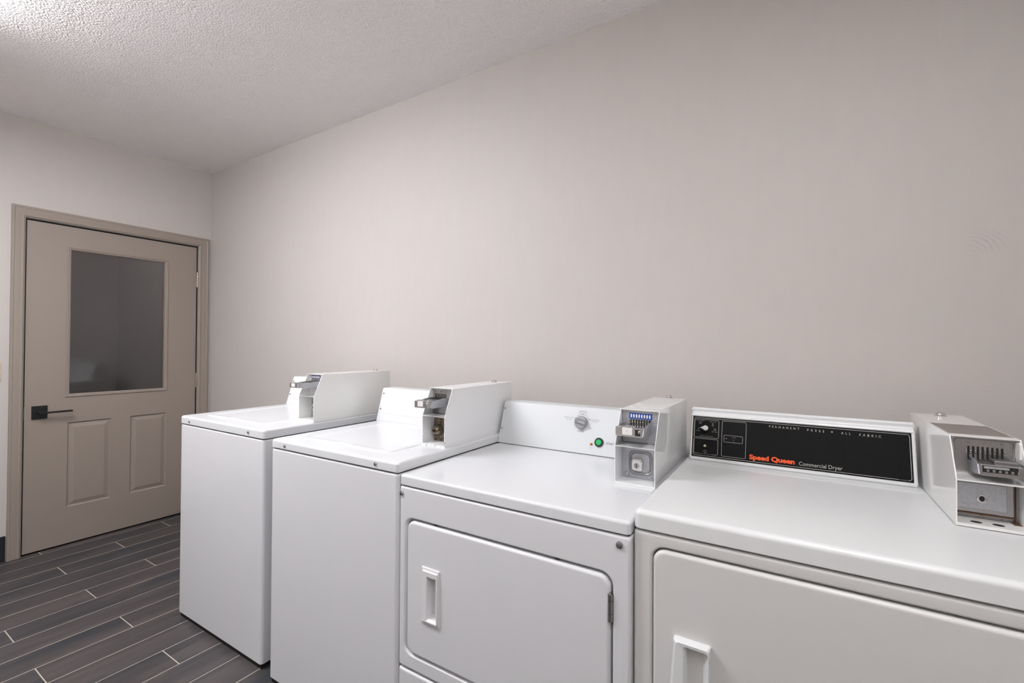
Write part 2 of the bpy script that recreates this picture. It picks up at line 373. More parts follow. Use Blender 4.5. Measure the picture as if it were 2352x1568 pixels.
# door casing: two legs and a head with a stepped profile, mitred
W0 = LEFTW(0)
tr = thing('trim_1', 'taupe moulded casing framing the door', 'trim', (0, -0.543, 0), kind='structure')
CY0, CY1, CZ = -1.0655, -0.0195, 2.0605
def casing(side):
    # profile from outer edge to inner edge: (inset, proud)
    pr = [(0, 0), (0, 0.016), (0.003, 0.019), (0.010, 0.019), (0.013, 0.0165), (0.016, 0.0165), (0.040, 0.013), (0.044, 0.0155), (0.050, 0.0155), (0.0535, 0.011), (0.0575, 0.009), (0.0585, 0.0)]
    wl = (DY0-0.001-CY0); wt = CZ-DZ-0.001; wr = CY1-DY1-0.001
    lo, hi = [], []
    for i, p in pr:
        k = i/0.0585
        if side == 'l': lo.append(W0(CY0+k*wl, 0, p)); hi.append(W0(CY0+k*wl, CZ-k*wt, p))
        if side == 'r': lo.append(W0(CY1-k*wr, 0, p)); hi.append(W0(CY1-k*wr, CZ-k*wt, p))
        if side == 't': lo.append(W0(CY0+k*wl, CZ-k*wt, p)); hi.append(W0(CY1-k*wr, CZ-k*wt, p))
    return loft(NEW(), [lo, hi], True, True)
for nm, s in (('casing_leg', 'l'), ('casing_leg', 'r'), ('casing_head', 't')): link(nm, casing(s), 'trim', tr, smooth=25)
# jamb lining inside the opening
jb = NEW()
box(jb, -T, 0.0, DY0, DY0+0.0035, 0, DZ); box(jb, -T, 0.0, DY1-0.0035, DY1, 0, DZ); box(jb, -T, 0.0, DY0, DY1, DZ-0.0035, DZ)
box(jb, -T, -0.062, DY0, DY0+0.02, 0, DZ); box(jb, -T, -0.062, DY1-0.02, DY1, 0, DZ); box(jb, -T, -0.062, DY0, DY1, DZ-0.02, DZ)
link('jamb', jb, 'base', tr, smooth=0)

# the door leaf
dr = thing('door_1', 'taupe half-glazed door with two raised panels and black lever handle', 'door', (-0.03, -0.55, 0.004), kind='structure')
SY0, SY1, SZ0, SZ1 = -0.9995, -0.0965, 0.008, 1.9845
XF = -0.006
DF = LEFTW(XF)
gl = (-0.8035, -0.300, 0.9315, 1.843); p1 = (-0.812, -0.591, 0.2275, 0.763); p2 = (-0.494, -0.2755, 0.2305, 0.763)
leaf = holed(NEW(), DF, [SY0, -0.812, -0.8035, -0.591, -0.494, -0.300, -0.2755, SY1], [SZ0, 0.229, 0.763, 0.9315, 1.843, SZ1], -0.044, 0.0,
             lambda i, j: (j == 1 and i in (1, 2)) or (j == 1 and i in (4, 5)) or (j == 3 and i in (2, 3, 4)))
link('door_leaf', leaf, 'door', dr, smooth=0)
for (a, b, c, d) in ((-0.812, -0.591, 0.229, 0.763), (-0.494, -0.2755, 0.229, 0.763)):
    pr = [(0, -0.030), (0, 0.0), (0.0025, 0.0008), (0.0045, -0.001), (0.009, -0.0075), (0.013, -0.0085), (0.034, -0.0025), (0.036, -0.0012)]
    bm = loft(NEW(), [rrect(DF, a+i, b-i, c+i, d-i, 1e-5, z, 1) for i, z in pr], True, True)
    link('raised_panel', bm, 'door', dr, smooth=12)
mo = ring(DF, gl[0]-0.018, gl[1]+0.021, gl[2]-0.013, gl[3]+0.015, [(0, -0.001), (0, 0.004), (0.003, 0.006), (0.006, 0.0055), (0.008, 0.003), (0.013, 0.0028), (0.019, -0.002), (0.0195, -0.010), (0.0, -0.010)])
link('glazing_bead', mo, 'door', dr, smooth=20)
link('glass_pane', onebox(XF-0.022, XF-0.017, gl[0]-0.002, gl[1]+0.002, gl[2]-0.002, gl[3]+0.002), 'glass', dr, smooth=0)
for yy, zz in ((-0.481, 1.901), (-0.480, 1.877), (-0.200, 1.904), (-0.199, 1.876)):
    link('screw_plug', lathe(DF, yy, zz, [(0.0075, -0.001), (0.0075, 0.0006), (0.006, 0.0014), (0.0003, 0.0014)], 14), 'door', dr)
for z0, z1, mt in ((1.684, 1.797, 'brass'), (0.927, 1.036, 'brass'), (0.17, 0.28, 'brass')):
    bm = NEW(); k = 5
    for i in range(k):
        a, b = z0+(z1-z0)*i/k+0.0006, z0+(z1-z0)*(i+1)/k-0.0006
        Fz = Frame((0.0045, -0.0935, a), (1, 0, 0), (0, 1, 0), (0, 0, 1))
        loft(bm, [circ(Fz, 0, 0, 0.0058, 0, 12), circ(Fz, 0, 0, 0.0058, b-a, 12)], True, True)
    box(bm, -0.03, 0.002, -0.0965, -0.0950, z0, z1)
    link('hinge', bm, mt, dr)
hy, hz = -0.936, 0.838
rose = link('handle_rose', pillow(DF, hy-0.034, hy+0.034, hz-0.039, hz+0.039, 0.002, 0.009, 0.0015), 'black', dr)
nk = lathe(DF, hy-0.004, hz, [(0.011, 0.008), (0.011, 0.050), (0.009, 0.052), (0.0005, 0.052)], 20); link('handle_neck', nk, 'black', rose)
lv = onebox(XF+0.041, XF+0.053, hy-0.012, -0.798, hz-0.0065, hz+0.0045, bev=0.0015); link('lever', lv, 'black', rose)
link('latch_plate', onebox(XF-0.035, XF-0.002, SY0-0.0022, SY0+0.0005, 0.80, 0.872), 'steel', dr)

# light switch plate on the left wall, beside the door casing
sp = thing('light_switch', 'ivory light switch plate on the wall beside the door casing', 'light switch', (0, -1.1315, 1.088))
pl_ = link('cover_plate', pillow(W0, -1.1665, -1.0965, 1.033, 1.143, 0.003, 0.006, 0.003), 'ivory', sp)
link('toggle', pillow(W0, -1.1365, -1.1265, 1.083, 1.107, 0.002, 0.016, 0.003), 'ivory', pl_)
for z in (1.058, 1.118): screw(W0, -1.1315, z, 0.003, pl_, 0.006, 'ivory')

# ceiling fixtures (out of frame): wraparound fluorescents, the second one added only for fill
def fixture(cx, cy, lx, ly, lens, label):
    t = thing('ceiling_light', label, 'ceiling light', (cx, cy, H), 'fluorescent fixtures on the ceiling')
    FZ = Frame((0, 0, H), (1, 0, 0), (0, -1, 0), (0, 0, -1))
    link('housing', pillow(FZ, cx-lx/2, cx+lx/2, -cy-ly/2, -cy+ly/2, 0.004, 0.03, 0.003), 'plastic', t)
    link('diffuser', pillow(FZ, cx-lx/2+0.012, cx+lx/2-0.012, -cy-ly/2+0.006, -cy+ly/2-0.006, 0.01, 0.048, 0.030, z=0.022), lens, t)
    for s in (-1, 1):
        if lx > ly: link('end_cap', pillow(FZ, cx+s*(lx/2-0.004)-0.008, cx+s*(lx/2-0.004)+0.008, -cy-ly/2, -cy+ly/2, 0.004, 0.073, 0.012), 'plastic', t)
        else: link('end_cap', pillow(FZ, cx-lx/2, cx+lx/2, -cy+s*(ly/2-0.004)-0.008, -cy+s*(ly/2-0.004)+0.008, 0.004, 0.073, 0.012), 'plastic', t)
    return t
fixture(1.70, -1.60, 1.22, 0.26, 'lens', 'long white fluorescent ceiling fixture over the aisle by the washers')
if FILL_B > 0: fixture(4.08, -1.75, 0.26, 1.22, 'lens_fill', 'added unseen fill light in fixture form over the aisle facing the dryers')  # fill fixture added to brighten the dryer end

# ================================================================== MACHINES
YB = -0.115     # back of the machine bodies
def sloped(yb, zb, yt, zt):
    return Frame((0, yb, zb), (1, 0, 0), (0, yt-yb, zt-zb), (0, -(zt-zb), yt-yb)), math.hypot(yt-yb, zt-zb)
def feet(t, x0, x1, yf, zb):
    link('under_shade', onebox(x0+0.006, x1-0.010, yf+0.007, YB-0.01, 0.0012, zb+0.001), 'dark', t, smooth=0)  # dark block standing in for the shadow below the machine
    for x in (x0+0.06, x1-0.06):
        for y in (yf+0.07, YB-0.07):
            F = Frame((0, 0, 0), (1, 0, 0), (0, 1, 0), (0, 0, 1))
            link('foot', lathe(F, x, y, [(0.018, 0.0), (0.02, 0.004), (0.02, 0.010), (0.010, 0.012), (0.010, zb+0.002)], 14), 'base', t)

def coin_box(t, x0, wd, zd, yf, yt, yb, zt, zs, paint, style, ysl, zsl0, zsl1, xs0, xs1, ypl, knob):
    x1 = x0+wd; th = 0.0022; zb = zd+0.0015
    bm = NEW()
    side = [(yf, zb), (yf, zs), (yt, zt), (yb, zt), (yb, zb)]
    prism(bm, side, x0, x0+th); prism(bm, side, x1-th, x1)
    box(bm, x0+th, x1-th, yt, yb, zt-th, zt); box(bm, x0+th, x1-th, yb-th, yb, zb, zt-th)
    box(bm, x0+th, x1-th, yf, yb-th, zb, zb+0.006)
    box(bm, x0+th, x1-th, yf, ypl+0.004, zs-th, zs)
    if style in 'ab':       # riser strip under the case
        box(bm, x0+0.0006, x1+0.0012, yf-0.001, yb, zd-0.0002, zb+0.0005); box(bm, x1-th, x1+0.0012, yf, yb, zb+0.007, zb+0.0085)
    cb = link('coin_box', bm, paint, t, smooth=0)
    # chrome lock button on top
    Ft = TOP(zt)
    link('lid_lock', lathe(Ft, knob[0], knob[1], [(0.0135, 0), (0.0135, 0.002), (0.0105, 0.003), (0.0095, 0.008), (0.007, 0.0095), (0.0004, 0.0095)], 20), 'chrome', cb)
    # upper face plate with eight coin slots
    FP = FRONT(ypl); a, b = x0+th+0.001, x1-th-0.001
    if style == 'd': a, b = x0+0.012, x1-0.006
    face = link('face_plate', pillow(FP, a, b, zs+0.006 if style == 'd' else zs+0.001, zt-th-(0.006 if style == 'd' else 0.001), 0.006 if style == 'd' else 0.0015, 0.003, 0.0012), 'steel' if style in 'bd' else ('zinc' if style == 'c' else paint), cb)
    sx0, sx1 = {'a': (xs0+0.006, xs0+0.056), 'b': (xs0+0.006, xs0+0.055), 'c': (3.4605, 3.5130), 'd': (4.1685, 4.2185)}[style]
    zt_ = zsl1+0.004; ztop = {'a': zsl1+0.010, 'b': zsl1+0.013, 'c': 1.0455, 'd': 1.0485}[style]
    zty = zsl1-0.005
    for i in range(8):
        x = sx0+(sx1-sx0)*i/7
        g = box(NEW(), x-0.0014, x+0.0014, ypl-0.0046, ypl-0.001, zty, ztop)
        box(g, x-0.0014, x+0.0014, ypl-(0.018 if style == 'd' else 0.030), ypl-0.003, zty-0.0005, zty+0.0006)
        link('coin_slot', g, 'dark', cb, smooth=0)
    for i in range(9):
        x = sx0+(sx1-sx0)*(i-0.5)/7
        g = NEW(); Fx = Frame((x, ypl, 0), (0, -1, 0), (0, 0, 1), (1, 0, 0)); hw = 0.0021 if style in 'ac' else 0.0015
        zz = (ztop-0.0035, ztop-0.0095) if style != 'd' else (ztop-0.0085, ztop-0.0135)
        for z_, r_ in zip(zz, (0.0022, 0.0020)):
            loft(g, [circ(Fx, 0.0035, z_, r_*0.6, -hw, 10), circ(Fx, 0.0035, z_, r_, -hw*0.5, 10), circ(Fx, 0.0035, z_, r_, hw*0.5, 10), circ(Fx, 0.0035, z_, r_*0.6, hw, 10)], True, True)
        if style in 'ac': box(g, x-hw, x+hw, ypl-0.0058, ypl-0.002, zty, ztop-0.002, bev=0.0004)
        link('slot_guide', g, 'chrome', cb)
    if style == 'd':
        link('recess_back', onebox(x0+th, x1-th, ypl+0.001, ypl+0.003, zs, zt-th), paint, cb, smooth=0)
    if style in 'ac':
        lx0, lx1, lz0, lz1 = (3.4545, 3.5195, 1.0462, 1.0625) if style == 'c' else (sx0-0.006, sx1+0.006, ztop+0.001, ztop+0.016)
        link('blue_label', onebox(lx0, lx1, ypl-0.0039, ypl-0.002, lz0, lz1), 'blue' if style == 'c' else 'navy', cb, smooth=0)
        for i in range(8):
            x = sx0+(sx1-sx0)*i/7
            link('coin_symbol', lathe(FP, x, (lz0+lz1)/2, [(0.0023, 0.0038), (0.0023, 0.0046)], 14, sy=2.5 if style == 'c' else 2.2), 'paper', cb)
    if style in 'bd':
        for fx in (0.0, 0.5, 1.0):
            x = sx0+(sx1-sx0)*fx
            screw(FP, x, ztop+0.0075, 0.0024, cb, 0.003, 'brass' if (fx == 0.5 and style == 'd') else 'screw', 'plate_screw')
    if style == 'd':        # rolled white lip inside the right wall and fine-print strip on top
        link('wall_lip', pillow(Frame((x1-th, 0, 0), (0, -1, 0), (0, 0, 1), (-1, 0, 0)), -ypl+0.004, -yt+0.010, 1.030, zt-0.006, 0.006, 0.0028, 0.0022), paint, cb)
    # the slide: tray pushed out, chrome nose with a white tab
    tray = NEW()
    xm0, xm1 = xs0+0.003, xs1-0.003
    box(tray, xm0, xm1, ysl+0.006, ypl-0.002, zsl0+0.006, zsl1-0.005, bev=0.001)
    link('coin_slide', tray, 'steel' if style != 'c' else 'chrome', cb)
    nose = pillow(FRONT(ysl+0.010), xs0, xs1, zsl0, zsl1-0.003, 0.002, 0.010, 0.0012)
    if style == 'd':
        loft(nose, [rrect(FRONT(ysl), xs0+0.004, xs1-0.002, zsl0+0.008, zsl1-0.004, 0.001, 0.0001, 2), rrect(FRONT(ysl), xs0+0.004, xs1-0.002, zsl0+0.008, zsl1-0.004, 0.001, 0.0004, 2)], False, True)
    link('slide_nose', nose, 'chrome' if style == 'c' else 'steel', cb)
    if style != 'd':
        link('slide_hood', pillow(FRONT(ysl+0.012), xs0+0.012, xs1-0.020, zsl0+0.004, zsl1, 0.002, 0.013, 0.001), 'chrome' if style == 'c' else 'steel', cb)
        fx0 = xs0+(xs1-xs0)*0.27; fx1 = xs0+(xs1-xs0)*0.64
        link('slide_tab', pillow(FRONT(ysl-0.001), fx0, fx1, zsl0+0.005, zsl1-0.0035, 0.0008, 0.0022, 0.0006), 'paper', cb)
        text(FRONT(ysl-0.0032), 'EZ', (fx0+fx1)/2-0.0022, (fx0+fx1)/2+0.0022, (zsl0+zsl1)/2-0.0012, 0.0028, 'ink', cb, z=0.0004) if style == 'c' else link('tab_mark', lathe(FRONT(ysl-0.0032), (fx0+fx1)/2-0.002, (zsl0+zsl1)/2, [(0.001, 0.0), (0.001, 0.0004)], 10), 'inkl', cb)
        link('slide_recess', onebox(xs1-0.019, xs1-0.003, ysl-0.0006, ysl+0.001, zsl0+0.004, zsl1-0.007), 'dark' if style == 'c' else 'steel', cb, smooth=0)
        link('slide_post', onebox(xs1-0.0045, xs1-0.0008, ysl-0.003, ysl+0.006, zsl0+0.001, zsl1-0.004, bev=0.0008), 'chrome', cb)
        link('slide_stud', lathe(FRONT(ysl), xs1-0.007, (zsl0+zsl1)/2+0.001, [(0.004, 0), (0.004, 0.003), (0.0025, 0.004), (0.0003, 0.004)], 12), 'steel', cb)
    else:
        zm = zsl0+0.0085
        link('slide_recess', onebox(xs0+0.003, xs1-0.008, ysl-0.0010, ysl+0.001, zsl0+0.0075, zsl1-0.0045), 'dark', cb, smooth=0)
        for i in range(6):
            x = xs0+0.008+i*0.0085
            link('slide_tooth', onebox(x, x+0.0045, ysl-0.0030, ysl+0.002, zm, zm+0.0050, bev=0.0012), 'steel', cb)
        link('slide_shelf', onebox(xs0+0.0045, xs1-0.020, ysl-0.0024, ysl+0.002, zm+0.0062, zsl1-0.0055, bev=0.0008), 'zinc', cb)
        link('top_tab', onebox(4.1945, xs1, ysl+0.020, ysl+0.044, zsl1-0.006, zsl1+0.003, bev=0.002), 'steel', cb)
    # zinc cheek on both sides of the slide, tapering forward
    for xx in ((xs1-0.001, xs1+0.0012), (xs0-0.0012, xs0+0.001)):
        poly = [(ypl-0.003, zsl0-0.004), (ypl-0.003, zsl1+0.001), (ypl-0.035, zsl1), (ysl+0.014, zsl1-0.006), (ysl+0.004, zsl0+0.002), (ysl+0.012, zsl0)]
        link('slide_cheek', prism(NEW(), poly, *xx), 'zinc', cb, smooth=0)
    link('slide_bracket', onebox(xs0+0.002, xs1+0.001, ysl+0.020, ypl-0.002, zsl0-0.002, zsl0+0.007), 'zinc', cb, smooth=0)
    # lower compartment: money-box door with a lock
    ylk = {'a': ypl+0.004, 'b': ypl+0.004, 'c': -0.486, 'd': -0.486}[style]
    FL = FRONT(ylk); za, zc = zb+0.006, zs-th
    mt = {'a': 'zinc', 'b': 'rust', 'c': 'zinc', 'd': 'steel'}[style]
    if style == 'd':
        link('compartment_back', onebox(x0+th, x1-th, ylk+0.012, ylk+0.014, za, zc), 'rusty', cb, smooth=0)
        link('rust_stain', onebox(x1-0.0135, x1-th, ylk-0.007, ylk+0.012, za-0.0004, za+0.0007), 'brownrust', cb, smooth=0)
        link('rust_stain', onebox(x1-0.0098, x1-0.0060, ylk+0.010, ylk+0.0118, za+0.0007, zc-0.012), 'brownrust', cb, smooth=0)
        link('rust_line', onebox(x0+0.004, x1-0.011, ylk-0.0002, ylk+0.011, za+0.0098, za+0.0120), 'brownrust', cb, smooth=0)
        dl = pillow(FL, x0+0.004, x1-0.011, za+0.012, zc-0.002, 0.003, 0.012, 0.003, z=-0.012)
        link('vault_door', dl, 'steel', cb)
        link('vault_panel', pillow(FL, x0+0.006, x1-0.022, za+0.021, zc-0.010, 0.002, 0.002, 0.0018), 'zinc', cb)
        kx, kz = 4.1825, 0.9475
        link('lock', lathe(FL, kx, kz, [(0.0078, 0.0015), (0.0078, 0.0036), (0.0062, 0.0040), (0.0058, 0.0015), (0.0003, 0.0015)], 24), 'chrome', cb)
        link('keyhole', lathe(FL, kx, kz, [(0.0040, 0.001), (0.0040, 0.0022)], 14, sy=1.35), 'dark', cb)
        text(FL, 'EISID', 4.151, 4.176, 0.932, 0.0055, 'steel', cb, z=0.00215)
        for hx in (4.169, 4.201):
            link('drain_hole', lathe(TOP(zb+0.006), hx, -0.508, [(0.0088, -0.0002), (0.0088, 0.0004)], 20, sy=0.75), 'dark', cb)
    else:
        link('vault_plate', onebox(x0+th, x1-th, ylk, ylk+0.002, za, zc), mt, cb, smooth=0)
        kx, kz = {'a': (x0+0.045, zd+0.058), 'b': (2.760, zd+0.047), 'c': (3.4830, 0.9225)}[style]
        if style == 'c':
            bx_, bz_ = kx+0.0055, kz+0.0005
            rg = [rrect(FL, bx_-k, bx_+k, bz_-k*1.02, bz_+k*1.02, q, z) for k, q, z in ((0.0340, 0.016, 0.0), (0.0315, 0.015, 0.0025), (0.0290, 0.014, 0.0035), (0.0265, 0.013, 0.002), (0.0245, 0.012, -0.001))]
            link('lock_boss', loft(NEW(), rg, False, True), 'steel', cb)
            lx, lz = kx-0.0025, kz-0.0035
            link('lock', pillow(FL, lx-0.0165, lx+0.0165, lz-0.0180, lz+0.0180, 0.009, 0.013, 0.005), 'chrome', cb)
            link('keyway', lathe(FL, lx, lz-0.002, [(0.0078, 0.012), (0.0078, 0.0138), (0.0062, 0.0146), (0.0003, 0.0146)], 20), 'steel', cb)
            link('keyhole', onebox(lx-0.0009, lx+0.0009, ylk-0.0152, ylk-0.0142, lz-0.008, lz+0.004), 'dark', cb, smooth=0)
            for qx in (3.4495, 3.5235): screw(FL, qx, 0.8880, 0.0072, cb, 0.0, 'zinc', 'rivet')
        elif style == 'b':
            rg = [(0.021, 0.0), (0.020, 0.010), (0.015, 0.020), (0.011, 0.023), (0.0095, 0.026), (0.006, 0.026), (0.0055, 0.022), (0.0003, 0.022)]
            link('lock', lathe(FL, kx+0.006, kz, rg, 24), 'rust', cb)
            link('keyhole', lathe(FL, kx+0.006, kz, [(0.0035, 0.021), (0.0035, 0.0265)], 12, sy=1.5), 'dark', cb)
            screw(FL, kx-0.0135, kz-0.026, 0.0065, cb, 0.0, 'screw', 'rivet')
        else:
            rg = [(0.015, 0.0), (0.015, 0.010), (0.012, 0.013), (0.010, 0.012), (0.008, 0.012), (0.0075, 0.009), (0.0003, 0.009)]
            link('lock', lathe(FL, kx-0.012, kz-0.004, rg, 24), 'chrome', cb)
            link('keyhole', lathe(FL, kx-0.012, kz-0.004, [(0.005, 0.0085), (0.005, 0.0092)], 14), 'dark', cb)
    return cb

def grid_deck(F, x0, x1, y0, y1, hfun, nx=60, ny=60):
    bm = NEW(); vs = [[bm.verts.new(F(x0+(x1-x0)*i/nx, y0+(y1-y0)*j/ny, hfun(x0+(x1-x0)*i/nx, y0+(y1-y0)*j/ny))) for j in range(ny+1)] for i in range(nx+1)]
    for i in range(nx):
        for j in range(ny): bm.faces.new((vs[i][j], vs[i+1][j], vs[i+1][j+1], vs[i][j+1]))
    return bm
def sstep(a, b, x):
    t = min(max((x-a)/(b-a), 0), 1); return t*t*(3-2*t)

def rolled_top(x0, x1, y0, y1, z0, z1, r, e):
    """deck slab: vertical skirt with rolled upper and lower edges"""
    F = TOP(0); lp = [rrect(F, x0+0.004, x1-0.004, y0+0.004, y1, r*0.7, z0), rrect(F, x0, x1, y0, y1, r, z0+0.003)]
    for i in range(0, 6):
        a = math.pi/2*i/5; ins = e*(1-math.cos(a)); lp.append(rrect(F, x0+ins, x1-ins, y0+ins, y1, max(r-ins*0.5, 0.001), z1-e+e*math.sin(a)))
    return loft(NEW(), lp, True, True)

def washer(label, x0, x1, yf, zdb, zd, con, bx, style, screws):
    cx = (x0+x1)/2
    t = thing('washing_machine', label, 'washer', (cx, (yf+YB)/2, 0), 'coin-operated machines along the wall')
    # cabinet with rounded front posts
    F = TOP(0); body = [rrect(F, x0, x1, yf, YB, 0.012, z) for z in (0.023, zdb-0.010)]+[rrect(F, x0+0.0015, x1-0.0015, yf+0.0015, YB, 0.011, zdb-0.0055), rrect(F, x0+0.004, x1-0.004, yf+0.004, YB, 0.010, zdb-0.0035)]
    link('cabinet', loft(NEW(), body, True, True), 'whitef', t)
    link('seam', loft(NEW(), [rrect(F, x0+0.008, x1-0.008, yf+0.008, YB, 0.01, z) for z in (zdb-0.006, zdb+0.004)], True, True), 'dark', t)
    link('top', rolled_top(x0-0.001, x1+0.001, yf-0.001, YB, zdb, zd, 0.012, 0.009), 'white', t)
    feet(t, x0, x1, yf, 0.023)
    for sx, sz in screws: screw(FRONT(yf-0.001), sx, sz, 0.0062, t, 0.0)
    # lid with soft rolled edge and a finger scoop
    lx0, lx1, ly0, ly1 = x0+0.088, x1-0.115, yf+0.064, con[0]-0.012
    rc, px = 0.028, (x0+x1)/2+0.0
    def sd(x, y):
        qx = abs(x-(lx0+lx1)/2)-(lx1-lx0)/2+rc; qy = abs(y-(ly0+ly1)/2)-(ly1-ly0)/2+rc
        return math.hypot(max(qx, 0), max(qy, 0))+min(max(qx, qy), 0)-rc
    def h(x, y):
        s = sd(x, y); v = -0.003+0.0075*sstep(0.010, -0.006, s)
        v -= 0.0022*sstep(-0.022, -0.032, s)*1.0
        ex = sstep(px-0.048, px-0.038, x)*sstep(px+0.060, px-0.030, x); ey = sstep(ly0-0.010, ly0-0.002, y)*sstep(ly0+0.026, ly0+0.010, y)
        return v-0.0065*ex*ey
    link('lid', grid_deck(TOP(zd), lx0-0.014, lx1+0.014, ly0-0.014, ly1+0.004, h, 150, 120), 'white', t, smooth=180)
    # console
    yb, yt, zt, cx0, cx1, back = con
    FC, Ln = sloped(yb, zd, yt, zt)
    poly = [(yb, zd), (yb+(yt-yb)*0.965, zd+(zt-zd)*0.965), (yt+0.003, zt-0.001), (yt+0.008, zt), (back, zt), (back, zd)]
    c = link('console', prism(NEW(), poly, cx0, cx1), 'white', t, smooth=40)
    link('console_plate', pillow(FC, cx0+0.030, cx1-0.004, 0.034, Ln-0.014, 0.010, 0.0012, 0.001), 'white', c)
    link('console_foot', pillow(FC, cx0+0.002, cx1-0.002, 0.002, 0.0215, 0.001, 0.0012, 0.001), 'white', c)
    screw(FC, cx0+0.012, Ln*0.83, 0.0045, c); screw(FC, cx0+0.012, Ln*0.36, 0.0045, c)
    coin_box(t, *bx)
    return t

washer('white top-loading washer at the end of the row, nearest the taupe door', 1.4392, 2.1181, -0.784, 0.886, 0.9225,
       (-0.2833, -0.2368, 1.075, 1.462, 2.010, -0.165),
       (2.0104, 0.1053, 0.9225, -0.5671, -0.523, -0.1361, 1.1239, 1.0307, 'cream', 'a', -0.618, 1.070, 1.092, 2.022, 2.086, -0.510, (2.055, -0.175)), 'a',
       ((1.526, 0.902), (2.014, 0.904)))
washer('white top-loading washer with chipped coin box, beside the white dryer', 2.1983, 2.8545, -0.799, 0.8698, 0.902,
       (-0.296, -0.254, 1.0503, 2.1971, 2.741, -0.183),
       (2.7415, 0.1021, 0.902, -0.5731, -0.5315, -0.1466, 1.1009, 1.0072, 'chipped', 'b', -0.622, 1.040, 1.067, 2.7500, 2.8145, -0.517, (2.794, -0.198)), 'b',
       ((2.285, 0.884), (2.760, 0.886)))

def dryer_body(t, x0, x1, yf, zsplit, zdb, rec, rr, mat, toe=True):
    """cabinet sides plus a pressed front panel with a dished door recess"""
    F = FRONT(yf); a, b, c, d = rec
    zlo = zsplit+0.003
    lp = [rrect(F, x0, x1, zlo, zdb-0.003, 0.006, -0.05, 6), rrect(F, x0, x1, zlo, zdb-0.003, 0.006, -0.007, 6)]
    for i in range(1, 5):
        q = math.pi/2*i/4; ins = 0.007*(1-math.cos(q)); lp.append(rrect(F, x0+ins, x1-ins, zlo+ins, zdb-0.003-ins, 0.006, -0.007+0.007*math.sin(q), 6))
    lp.append(rrect(F, a-0.004, b+0.004, c-0.004, d+0.004, rr+0.004, 0.0, 6))
    lp.append(rrect(F, a-0.001, b+0.001, c-0.001, d+0.001, rr+0.001, -0.0015, 6))
    lp.append(rrect(F, a+0.002, b-0.002, c+0.002, d-0.002, rr-0.002, -0.007, 6))
    lp.append(rrect(F, a+0.0035, b-0.0035, c+0.0035, d-0.0035, rr-0.003, -0.020, 6))
    link('front_panel', loft(NEW(), lp, True, True), mat, t)
    link('cabinet', onebox(x0+0.001, x1-0.001, yf+0.045, YB, 0.023, zdb-0.004, bev=0.003), mat, t)
    link('seam', onebox(x0+0.006, x1-0.006, yf+0.008, YB-0.002, zdb-0.006, zdb+0.006), 'dark', t, smooth=0)
    link('toe_panel', pillow(F, x0, x1, 0.025, zsplit-0.003, 0.005, 0.05, 0.007, z=-0.05), mat, t)
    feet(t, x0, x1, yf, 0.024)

# ---------------- dryer c
X0, X1, YF, ZDB, ZD = 2.8600, 3.5563, -0.7957, 0.8384, 0.8699
tc_ = thing('clothes_dryer', 'white front-loading dryer with grey cycle knob and green start button', 'dryer', ((X0+X1)/2, (YF+YB)/2, 0), 'coin-operated machines along the wall')
dryer_body(tc_, X0, X1, YF, 0.3055, ZDB, (2.883, 3.5165, 0.350, 0.7475), 0.030, 'whitef')
link('top', rolled_top(X0, X1-0.001, YF-0.001, YB, ZDB, ZD, 0.010, 0.008), 'white', tc_)
FD = FRONT(YF)
hx0, hx1, hz0, hz1 = 2.9545, 3.0205, 0.4655, 0.6235
def holed_door(x0, x1, z0, z1, r, proud, edge, hole, hr):
    F = FRONT(YF_); lp = [rrect(F, x0, x1, z0, z1, r, -0.016, 6), rrect(F, x0, x1, z0, z1, r, proud-edge, 6)]
    for i in range(1, 5):
        q = math.pi/2*i/4; ins = edge*(1-math.cos(q)); lp.append(rrect(F, x0+ins, x1-ins, z0+ins, z1-ins, r-ins*0.6, proud-edge+edge*math.sin(q), 6))
    a, b, c, d = hole
    lp.append(rrect(F, a, b, c, d, hr, proud, 6)); lp.append(rrect(F, a+0.001, b-0.001, c+0.001, d-0.001, hr, proud-0.028, 6))
    return loft(NEW(), lp, True, True)
YF_ = YF
dc = link('door', holed_door(2.8935, 3.5105, 0.3585, 0.7405, 0.026, 0.003, 0.008, (hx0+0.004, hx1-0.004, hz0+0.004, hz1-0.004), 0.002), 'whitef', tc_)
FH = FRONT(YF-0.003)
cup = [rrect(FH, hx0, hx1, hz0, hz1, 0.002, 0.0), rrect(FH, hx0+0.0008, hx1-0.0008, hz0+0.0008, hz1-0.0008, 0.002, 0.0035), rrect(FH, hx0+0.006, hx1-0.004, hz0+0.007, hz1-0.007, 0.001, 0.0045), rrect(FH, hx0+0.0075, hx1-0.005, hz0+0.009, hz1-0.009, 0.001, 0.008),
       rrect(FH, hx0+0.022, hx1-0.0085, hz0+0.012, hz1-0.022, 0.001, 0.0075), rrect(FH, hx0+0.0235, hx1-0.0095, hz0+0.016, hz1-0.0275, 0.002, 0.002), rrect(FH, hx0+0.0235, hx1-0.0095, hz0+0.018, hz1-0.0275, 0.003, -0.022)]
link('pull_handle', loft(NEW(), cup, False, True), 'plastic', dc, smooth=30)
for z0, z1 in ((0.643, 0.703), (0.400, 0.460)):
    bm = NEW(); Fz = Frame((3.5115, YF-0.002, 0), (1, 0, 0), (0, 1, 0), (0, 0, 1))
    for a, b in ((z0, z0+0.0165), (z0+0.0175, z1-0.0155), (z1-0.0145, z1)):
        loft(bm, [circ(Fz, 0, 0, 0.0052, a, 14), circ(Fz, 0, 0, 0.0052, b, 14)], True, True)
    loft(bm, [circ(Fz, 0, 0, 0.003, z1, 10), circ(Fz, 0, 0, 0.002, z1+0.004, 10)], True, True)
    box(bm, 3.507, 3.516, YF-0.001, YF+0.014, z0, z1)
    link('hinge', bm, 'steel', dc)
